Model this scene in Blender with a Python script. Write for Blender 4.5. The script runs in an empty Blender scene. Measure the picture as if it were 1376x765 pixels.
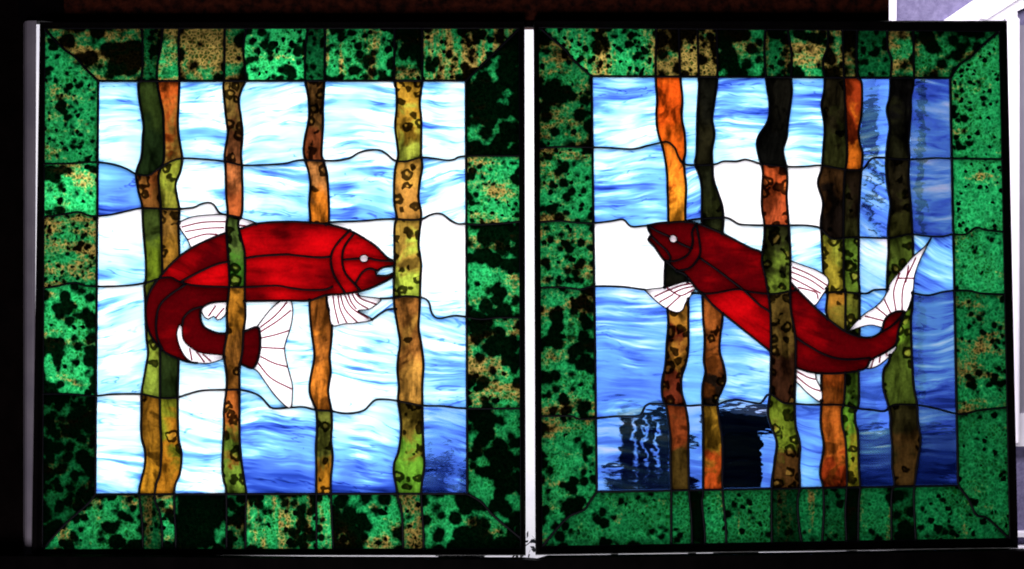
import bpy, bmesh, math, random
from mathutils import Vector, Matrix, noise as mnoise
from mathutils.geometry import delaunay_2d_cdt

scene = bpy.context.scene
random.seed(7)
Z0 = 1.5            # height of the eye line above the floor
D = 1.91            # camera distance from the panels

# ------------------------------------------------------------------ camera
cam_d = bpy.data.cameras.new('camera')
cam = bpy.data.objects.new('camera', cam_d)
scene.collection.objects.link(cam)
cam.location = (0, -D, Z0)
cam.rotation_euler = (math.radians(90), 0, 0)
cam_d.lens = 36.0 * D / 1.376
cam_d.sensor_width = 36
cam_d.clip_end = 100
cam_d.clip_start = 0.05
scene.camera = cam
scene.render.resolution_x = 1024
scene.render.resolution_y = 569

# ------------------------------------------------------------------ world + view
w = bpy.data.worlds.new('World'); scene.world = w; w.use_nodes = True
w.node_tree.nodes['Background'].inputs[0].default_value = (0.6, 0.65, 0.9, 1)
w.node_tree.nodes['Background'].inputs[1].default_value = 0.004
scene.view_settings.view_transform = 'Standard'
scene.view_settings.look = 'None'
scene.view_settings.exposure = 0.0
scene.view_settings.gamma = 1.0
scene.render.engine = 'CYCLES'
scene.cycles.use_denoising = True
scene.cycles.max_bounces = 6
scene.cycles.transparent_max_bounces = 16
scene.cycles.caustics_refractive = False
scene.cycles.filter_width = 1.9

# ------------------------------------------------------------------ lamps
def area(name, loc, target, sx, sy, power, col):
    l = bpy.data.lights.new(name, 'AREA'); l.shape = 'RECTANGLE'
    l.size = sx; l.size_y = sy; l.energy = power; l.color = col
    o = bpy.data.objects.new(name, l); scene.collection.objects.link(o)
    o.location = loc
    o.rotation_euler = (Vector(target) - Vector(loc)).to_track_quat('-Z', 'Y').to_euler()
    return o
area('daylight_above', (0, 1.25, Z0 + 1.35), (0, 0, Z0 + 0.0), 2.8, 0.8, 50, (1, .98, 1))
area('fill_below', (0, 1.25, Z0 - 1.35), (0, 0, Z0 - 0.0), 2.8, 0.8, 42, (1, .98, 1))  # added fill from underneath, evens the back light from top to bottom
area('daylight_on_house', (0.1, 0.35, Z0 + 0.85), (0.1, 1.7, Z0 - .15), 2.8, 0.4, 62, (1, .96, 1))
area('room_fill', (-0.2, -1.4, Z0 - 0.8), (-.1, 0, Z0), 0.5, 0.5, 9, (1, .9, .92))  # added weak fill on the room side, lifts jamb and header

# ------------------------------------------------------------------ px helper
def P(px, py, y=0.0):
    """point on the plane at depth y that this spot of the window plane sits at"""
    return Vector(((px - 688) / 1000.0, y, Z0 + (382.5 - py) / 1000.0))
def far(px, py, y, ior=1.0):
    k = 1 + y / D / ior
    return Vector(((px - 688) / 1000.0 * k, y, Z0 + (382.5 - py) / 1000.0 * k))

# ------------------------------------------------------------------ node helper
class NT:
    def __init__(self, name):
        self.m = bpy.data.materials.new(name); self.m.use_nodes = True
        self.t = self.m.node_tree; self.t.nodes.clear()
        self.out = self.t.nodes.new('ShaderNodeOutputMaterial')
    def n(self, typ, **kw):
        nd = self.t.nodes.new(typ)
        ins = kw.pop('ins', {})
        for k, v in kw.items(): setattr(nd, k, v)
        for k, v in ins.items(): self.put(nd.inputs[k], v)
        return nd
    def put(self, sock, v):
        if isinstance(v, bpy.types.NodeSocket): self.t.links.new(v, sock)
        else:
            if hasattr(sock, 'default_value'):
                dv = sock.default_value
                if hasattr(dv, '__len__') and len(dv) == 4 and len(v) == 3: v = (*v, 1)
                sock.default_value = v
    def math(self, op, a, b=0.0, c=0.0, clamp=False):
        nd = self.t.nodes.new('ShaderNodeMath'); nd.operation = op; nd.use_clamp = clamp
        self.put(nd.inputs[0], a); self.put(nd.inputs[1], b); self.put(nd.inputs[2], c)
        return nd.outputs[0]
    def vmath(self, op, a, b=(0, 0, 0)):
        nd = self.t.nodes.new('ShaderNodeVectorMath'); nd.operation = op
        self.put(nd.inputs[0], a); self.put(nd.inputs[1], b)
        return nd.outputs[0]
    def step(self, v, lo, hi, o0=0.0, o1=1.0):
        nd = self.t.nodes.new('ShaderNodeMapRange'); nd.interpolation_type = 'SMOOTHSTEP'
        for k, x in ((0, v), (1, lo), (2, hi), (3, o0), (4, o1)): self.put(nd.inputs[k], x)
        return nd.outputs[0]
    def mix(self, f, a, b, blend='MIX'):
        nd = self.t.nodes.new('ShaderNodeMix'); nd.data_type = 'RGBA'; nd.blend_type = blend
        self.put(nd.inputs[0], f); self.put(nd.inputs[6], a); self.put(nd.inputs[7], b)
        return nd.outputs[2]
    def noise(self, vec, scale, detail=2, rough=.5, dist=0.0):
        nd = self.n('ShaderNodeTexNoise', ins={'Vector': vec, 'Scale': scale, 'Detail': detail, 'Roughness': rough, 'Distortion': dist})
        return nd.outputs[0], nd.outputs[1]
    def vor(self, vec, scale, feature='F1'):
        nd = self.n('ShaderNodeTexVoronoi', feature=feature, ins={'Vector': vec, 'Scale': scale})
        return nd.outputs['Distance'], (nd.outputs['Color'] if feature != 'DISTANCE_TO_EDGE' else None)
    def attr(self, name):
        nd = self.n('ShaderNodeAttribute', attribute_type='OBJECT', attribute_name=name)
        return nd
    def comb(self, x, y, z):
        return self.n('ShaderNodeCombineXYZ', ins={0: x, 1: y, 2: z}).outputs[0]
    def sep(self, v):
        nd = self.n('ShaderNodeSeparateXYZ', ins={0: v}); return nd.outputs
    def surf(self, s): self.t.links.new(s, self.out.inputs[0]); return self.m
    def coords(self):
        tc = self.n('ShaderNodeTexCoord')
        sd = self.attr('seed').outputs['Fac']
        off = self.comb(self.math('MULTIPLY', sd, 3.71), self.math('MULTIPLY', sd, 1.93), self.math('MULTIPLY', sd, 5.17))
        return tc.outputs['Object'], self.vmath('ADD', tc.outputs['Object'], off), tc.outputs['Generated']
    def translucent(self, col):
        return self.n('ShaderNodeBsdfTranslucent', ins={0: col}).outputs[0]

# ---- clear back skin of every glass piece
t = NT('glass_back_skin'); M_BACK = t.surf(t.n('ShaderNodeBsdfTransparent', ins={0: (1, 1, 1)}).outputs[0])
# ---- fin rays: colour fringe of the light painted in as maroon
t = NT('maroon_ray_fringe'); M_RAY = t.surf(t.n('ShaderNodeBsdfTransparent', ins={0: (.14, .004, .02)}).outputs[0])

# ---- mottled border glass
def mat_border():
    t = NT('mottled_green_glass')
    obj, co, gen = t.coords()
    br = t.attr('brightness').outputs['Fac']; thr = t.attr('blotch').outputs['Fac']
    tan = t.attr('tan_share').outputs['Fac']; gr = t.attr('grain').outputs['Fac']; sp = t.attr('spots').outputs['Fac']
    big, _ = t.noise(co, t.math('MULTIPLY', 34.0, gr), 1.0, .45, .1)
    fine, _ = t.noise(co, 240.0, 1.5, .55)
    fine2, _ = t.noise(co, 150.0, 1, .5)
        # round punched spots
    warp = t.vmath('ADD', co, t.vmath('SCALE', t.noise(co, 120.0, 1)[1], (0, 0, 0)))
    wn = t.n('ShaderNodeVectorMath', operation='SCALE', ins={0: t.noise(co, 130.0, 1)[1], 'Scale': .006}).outputs[0]
    cw = t.vmath('ADD', co, wn)
    sm = t.n('ShaderNodeTexVoronoi', feature='SMOOTH_F1', ins={'Vector': cw, 'Scale': t.math('MULTIPLY', 84.0, gr), 'Smoothness': .35}).outputs['Distance']
    fld = t.math('ADD', sm, t.math('MULTIPLY', t.math('SUBTRACT', big, .5), 1.7))
    fld = t.math('ADD', fld, t.math('MULTIPLY', t.math('SUBTRACT', fine, .5), .1))
    glass = t.step(fld, t.math('SUBTRACT', thr, .06), t.math('ADD', thr, .14), .022, 1.0)
    halo = t.step(fld, thr, t.math('ADD', thr, .3), .6, 1.15)
    glass = t.math('MULTIPLY', glass, halo)
    d, c = t.vor(cw, t.math('MULTIPLY', 96.0, gr))
    rr = t.sep(c)
    rad = t.math('MULTIPLY_ADD', rr[0], .24, .14)
    on = t.math('LESS_THAN', rr[1], sp)
    spot = t.math('MULTIPLY', on, t.step(d, t.math('SUBTRACT', rad, .05), t.math('ADD', rad, .07), 1.0, 0.0))
    glass = t.math('MULTIPLY', glass, t.math('SUBTRACT', 1.0, spot))
    # tan clouds, a little band-like
    sx = t.attr('streak').outputs['Fac']
    s = t.sep(co)
    st = t.comb(t.math('MULTIPLY', s[0], t.math('MULTIPLY_ADD', sx, 1.4, .5)), s[1], t.math('MULTIPLY', s[2], t.math('SUBTRACT', 1.25, sx)))
    tn, _ = t.noise(st, 30.0, 3, .6)
    tm = t.step(t.math('ADD', tn, t.math('MULTIPLY', t.math('SUBTRACT', fine, .5), .35)), t.math('SUBTRACT', .67, t.math('MULTIPLY', tan, .31)), t.math('SUBTRACT', .84, t.math('MULTIPLY', tan, .31)))
    # lacy fine net
    e, _ = t.vor(cw, 200.0, 'DISTANCE_TO_EDGE')
    net = t.step(e, .0, .3, 1.0, 0.0)
    hue, _ = t.noise(co, 22.0, 2)
    green = t.mix(t.step(hue, .35, .65), (.005, .115, .014), (.004, .22, .05))
    green = t.mix(t.math('MULTIPLY', net, .5), green, (.035, .56, .16))
    tanc = t.mix(net, (.04, .055, .008), (.36, .25, .06))
    col = t.mix(tm, green, tanc)
    lum = t.math('MULTIPLY', t.math('MULTIPLY_ADD', fine, 1.4, .02), t.math('MULTIPLY_ADD', fine2, 1.7, .08))
    lum = t.math('MULTIPLY', t.math('MULTIPLY', lum, br), glass)
    lum = t.math('MAXIMUM', lum, .004)
    col = t.mix(1.0, col, t.comb(lum, lum, lum), 'MULTIPLY')
    return t.surf(t.translucent(col))

# ---- ring-mottled amber / olive reed glass
def mat_stem():
    t = NT('ring_mottled_reed_glass')
    obj, co, gen = t.coords()
    a = t.attr('tone_top').outputs['Color']; b = t.attr('tone_low').outputs['Color']
    rings = t.attr('rings').outputs['Fac']
    g = t.sep(gen)[2]
    s = t.sep(co)
    vco = t.comb(s[0], s[1], t.math('MULTIPLY', s[2], .35))
    n1, _ = t.noise(vco, 55.0, 3, .6, .4)
    n2, _ = t.noise(co, 26.0, 3, .6, .5)
    n3, _ = t.noise(co, 240.0, 2, .6)
    m = t.step(t.math('ADD', t.math('SUBTRACT', 1.0, g), t.math('MULTIPLY', t.math('SUBTRACT', n2, .5), 2.2)), .32, .72)
    col = t.mix(m, a, b)
    lum = t.math('MULTIPLY', t.step(n1, .3, .68, .15, 1.38), t.math('MULTIPLY_ADD', n3, 1.1, .25))
    dark = t.step(n2, .36, .46, .3, 1.0)
    lum = t.math('MULTIPLY', lum, dark)
    wn = t.n('ShaderNodeVectorMath', operation='SCALE', ins={0: t.noise(co, 90.0, 1)[1], 'Scale': .012}).outputs[0]
    cw = t.vmath('ADD', co, wn)
    d, c = t.vor(cw, 62.0)
    rr = t.sep(c)
    rad = t.math('MULTIPLY_ADD', rr[0], .22, .22)
    on = t.math('LESS_THAN', rr[1], t.math('MULTIPLY', rings, 1.15))
    rad_d = t.math('ABSOLUTE', t.math('SUBTRACT', d, rad))
    ring = t.math('MULTIPLY', on, t.step(rad_d, .11, .2, 1.0, 0.0))
    inside = t.math('MULTIPLY', on, t.step(d, t.math('SUBTRACT', rad, .08), rad, 1.0, 0.0))
    col = t.mix(t.math('MULTIPLY', inside, .3), col, t.mix(.5, col, (.6, .36, .06)))
    lum = t.math('MULTIPLY', lum, t.math('MULTIPLY_ADD', inside, .2, .85))
    lum = t.math('MULTIPLY', lum, t.math('MULTIPLY_ADD', ring, -.93, 1.0))
    col = t.mix(1.0, col, t.comb(lum, lum, lum), 'MULTIPLY')
    return t.surf(t.translucent(col))

# ---- streaky blue and white water glass; some of it clear and rippled
def water_colour(t, amt_bias=0.0):
    obj, co, gen = t.coords()
    tilt = t.attr('tilt').outputs['Fac']; bl = t.attr('blueness').outputs['Fac']; grad = t.attr('fall').outputs['Fac']
    s = t.sep(co)
    g = t.sep(gen)[2]
    warp, _ = t.noise(co, 7.0, 1.5, .5)
    warp2, _ = t.noise(co, 30.0, 2, .5)
    z = t.math('ADD', s[2], t.math('MULTIPLY', s[0], tilt))
    z = t.math('ADD', z, t.math('MULTIPLY', warp, .055))
    z = t.math('ADD', z, t.math('MULTIPLY', warp2, .006))
    vec = t.comb(t.math('MULTIPLY', s[0], 8.0), s[1], t.math('MULTIPLY', z, 62.0))
    n1, _ = t.noise(vec, 1.0, 4, .55, 1.0)
    vec2 = t.comb(t.math('MULTIPLY', s[0], 9.0), s[1], t.math('MULTIPLY', z, 150.0))
    n2, _ = t.noise(vec2, 1.0, 3, .6, .1)
    n4, _ = t.noise(co, 11.0, 2, .5)
    n5, _ = t.noise(co, 16.0, 1, .5)
    gate = t.step(n5, .36, .64, .35, 1.5)
    v = t.math('MULTIPLY', t.math('ADD', t.math('MULTIPLY', t.math('SUBTRACT', n1, .5), 1.15), t.math('MULTIPLY', t.math('SUBTRACT', n2, .5), .55)), gate)
    v = t.math('ADD', v, t.math('MULTIPLY', t.math('SUBTRACT', n4, .5), .5))
    vec3 = t.comb(t.math('MULTIPLY', s[0], 6.0), s[1], t.math('MULTIPLY', z, 34.0))
    n6, _ = t.noise(vec3, 1.0, 3, .55, 1.3)
    fil = t.step(t.math('ABSOLUTE', t.math('SUBTRACT', n6, .52)), .0, .022, .2, .0)
    v = t.math('ADD', v, t.math('MULTIPLY', fil, t.step(n2, .42, .6)))
    v = t.math('ADD', v, bl)
    v = t.math('ADD', v, t.math('MULTIPLY', grad, t.math('SUBTRACT', .5, g)))
    r = t.n('ShaderNodeValToRGB', ins={0: v})
    cr = r.color_ramp; cr.interpolation = 'LINEAR'
    stops = [(0.0, (1, 1, 1)), (.16, (.85, .98, 1)), (.3, (.52, .84, 1)), (.39, (.33, .68, .96)), (.5, (.14, .43, .84)), (.66, (.065, .17, .66)), (.82, (.016, .05, .36)), (1.0, (.003, .01, .1))]
    while len(cr.elements) < len(stops): cr.elements.new(.5)
    for e, (p, c) in zip(cr.elements, stops): e.position = p; e.color = (*c, 1)
    return r.outputs[0], co, v
def mat_water():
    t = NT('streaky_water_glass')
    col, co, v = water_colour(t)
    return t.surf(t.translucent(col))
def mat_clear():
    t = NT('clear_rippled_water_glass')
    col, co, v = water_colour(t)
    s = t.sep(co)
    vec = t.comb(t.math('MULTIPLY', s[0], 20.0), s[1], t.math('MULTIPLY', s[2], 55.0))
    h1, _ = t.noise(vec, 1.0, 2, .5, .3)
    vec = t.comb(t.math('MULTIPLY', s[0], 70.0), s[1], t.math('MULTIPLY', s[2], 300.0))
    h2, _ = t.noise(vec, 1.0, 2, .5)
    h = t.math('ADD', h1, t.math('MULTIPLY', h2, .1))
    rp = t.attr('ripple').outputs['Fac']
    bmp = t.n('ShaderNodeBump', ins={'Strength': rp, 'Distance': .014, 'Height': h})
    tint = t.mix(.5, col, (.1, .27, 1.0))
    rf = t.n('ShaderNodeBsdfRefraction', ins={0: tint, 'Roughness': 0.0, 'IOR': 1.06, 'Normal': bmp.outputs[0]})
    ms = t.n('ShaderNodeMixShader', ins={0: t.attr('clearness').outputs['Fac']})
    t.t.links.new(t.translucent(col), ms.inputs[1]); t.t.links.new(rf.outputs[0], ms.inputs[2])
    return t.surf(ms.outputs[0])

def mat_red():
    t = NT('ruby_streaked_glass')
    obj, co, gen = t.coords()
    gl = t.attr('glow').outputs['Fac']; tl = t.attr('tilt').outputs['Fac']
    s = t.sep(co)
    z = t.math('ADD', s[2], t.math('MULTIPLY', s[0], tl))
    vec = t.comb(t.math('MULTIPLY', s[0], 14.0), s[1], t.math('MULTIPLY', z, 60.0))
    n1, _ = t.noise(vec, 1.0, 4, .6, .3)
    n2, _ = t.noise(co, 20.0, 2, .5)
    n3, _ = t.noise(co, 260.0, 2, .5)
    v = t.math('ADD', t.math('MULTIPLY', n1, .5), t.math('MULTIPLY', n2, .9))
    v = t.math('ADD', v, t.math('SUBTRACT', gl, .5))
    k = t.step(v, .45, 1.15)
    col = t.mix(k, (.05, .0002, .001), (.45, .0012, .0025))
    l = t.math('MULTIPLY', t.math('MULTIPLY_ADD', n3, .7, .65), t.step(n1, .25, .5, .6, 1.0))
    col = t.mix(1.0, col, t.comb(l, l, l), 'MULTIPLY')
    return t.surf(t.translucent(col))
def mat_white():
    t = NT('opal_white_glass')
    obj, co, gen = t.coords()
    n1, _ = t.noise(co, 40.0, 2, .5)
    col = t.mix(n1, (.97, .9, .93), (1, .98, .99))
    return t.surf(t.translucent(col))
def mat_eye():
    t = NT('pink_eye_glass')
    obj, co, gen = t.coords()
    n1, _ = t.noise(co, 200.0, 2, .5)
    return t.surf(t.translucent(t.mix(n1, (.72, .6, .62), (.92, .82, .82))))

def mat_solid(name, c1, c2=None, scale=40.0, rough=.7, spec=.2, bump=0.0, bscale=200.0, detail=4):
    t = NT(name)
    tc = t.n('ShaderNodeTexCoord').outputs['Object']
    f, _ = t.noise(tc, scale, detail, .6)
    col = t.mix(t.step(f, .3, .7), c1, c2 or c1)
    p = t.n('ShaderNodeBsdfPrincipled', ins={'Base Color': col, 'Roughness': rough, 'Specular IOR Level': spec})
    if bump:
        h, _ = t.noise(tc, bscale, 4, .6)
        b = t.n('ShaderNodeBump', ins={'Strength': bump, 'Distance': .004, 'Height': h})
        t.put(p.inputs['Normal'], b.outputs[0])
    return t.surf(p.outputs[0])

M_BORDER, M_STEM, M_WATER, M_CLEAR = mat_border(), mat_stem(), mat_water(), mat_clear()
M_RED, M_WHITE, M_EYE = mat_red(), mat_white(), mat_eye()
M_LEAD = mat_solid('blackened_lead', (.003, .003, .008), (.007, .007, .013), 300, .5, .2)
M_FRAME = mat_solid('black_painted_wood', (.0015, .001, .0015), (.004, .003, .0035), 30, .7, .03, .2, 120)
M_HEADER = mat_solid('dark_red_brown_wood', (.008, .002, .002), (.09, .018, .008), 70, .8, .1, .6, 160)
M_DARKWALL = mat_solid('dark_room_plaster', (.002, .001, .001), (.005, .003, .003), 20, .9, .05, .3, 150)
M_JAMB = mat_solid('white_painted_jamb', (.3, .28, .36), (.4, .37, .45), 14, .5, .3)

# ------------------------------------------------------------------ objects helper
def link(name, bm_or_me, mats, parent=None, **props):
    if isinstance(bm_or_me, bmesh.types.BMesh):
        me = bpy.data.meshes.new(name); bm_or_me.to_mesh(me); bm_or_me.free()
    else: me = bm_or_me
    for m in (mats if isinstance(mats, (list, tuple)) else [mats]): me.materials.append(m)
    o = bpy.data.objects.new(name, me); scene.collection.objects.link(o)
    if parent is not None: o.parent = parent
    for k, v in props.items(): o[k] = v
    return o
def thing(name, label, cat, loc, group=None):
    o = bpy.data.objects.new(name, None); scene.collection.objects.link(o)
    o.location = loc; o['label'] = label; o['category'] = cat; o.empty_display_size = .05
    if group: o['group'] = group
    return o
def add_prism(bm, pts, y0, y1, off=Vector((0, 0, 0))):
    """closed polygon (list of Vector x,z) extruded from y0 to y1"""
    f = [bm.verts.new((p.x - off.x, y0 - off.y, p.z - off.z)) for p in pts]
    b = [bm.verts.new((p.x - off.x, y1 - off.y, p.z - off.z)) for p in pts]
    bm.faces.new(f); bm.faces.new(list(reversed(b)))
    n = len(pts)
    for i in range(n): bm.faces.new((f[i], b[i], b[(i + 1) % n], f[(i + 1) % n]))
def fix(bm): bmesh.ops.recalc_face_normals(bm, faces=bm.faces)

def smooth(pts, step=3.0):
    pts = [Vector(p).to_2d() for p in pts]
    if len(pts) < 3:
        a, b = pts[0], pts[-1]
        n = max(1, int((b - a).length / step))
        return [a.lerp(b, i / n) for i in range(n + 1)]
    out = []
    for i in range(len(pts) - 1):
        p1, p2 = pts[i], pts[i + 1]
        p0 = pts[i - 1] if i else p1 * 2 - p2
        p3 = pts[i + 2] if i + 2 < len(pts) else p2 * 2 - p1
        n = max(1, int((p2 - p1).length / step))
        for k in range(n):
            t_ = k / n
            out.append(0.5 * ((2 * p1) + (-p0 + p2) * t_ + (2 * p0 - 5 * p1 + 4 * p2 - p3) * t_ ** 2 + (-p0 + 3 * p1 - 3 * p2 + p3) * t_ ** 3))
    out.append(pts[-1])
    return out
def loop_smooth(pts):
    """a closed outline whose corners keep fairly crisp"""
    return smooth(list(pts) + [pts[0]], 3.0)
def inside(poly, x, y):
    c = False; j = len(poly) - 1
    for i in range(len(poly)):
        xi, yi = poly[i]; xj, yj = poly[j]
        if (yi > y) != (yj > y) and x < (xj - xi) * (y - yi) / (yj - yi) + xi: c = not c
        j = i
    return c
def bead(bm, pts, r, root, depth=None, closed=False):
    """a rounded lead bar laid along pts (px), half proud of the glass on both faces"""
    if len(pts) < 2: return
    q = [pts[0]]
    for p in pts[1:]:
        if (p - q[-1]).length > .8: q.append(p)
    if len(q) < 2: return
    d = depth or .0032
    N = 8; prev = None
    L = len(q)
    for i, p in enumerate(q):
        a = q[max(0, i - 1)]; b = q[min(L - 1, i + 1)]
        tn = (b - a).normalized(); nr = Vector((-tn.y, tn.x))
        if i == 0: p = p - tn * r * .5
        if i == L - 1: p = p + tn * r * .5
        wob = 1 + .16 * mnoise.noise(Vector((p.x * .09, p.y * .09, r)))
        ring = []
        for k in range(N):
            an = 2 * math.pi * k / N + math.pi / N
            o2 = p + nr * (r * wob * math.cos(an))
            w_ = P(o2.x, o2.y, .0015 + d * math.sin(an)) - root
            ring.append(bm.verts.new(w_))
        if prev:
            for k in range(N): bm.faces.new((prev[k], prev[(k + 1) % N], ring[(k + 1) % N], ring[k]))
        else: bm.faces.new(ring)
        prev = ring
    bm.faces.new(list(reversed(prev)))

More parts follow.
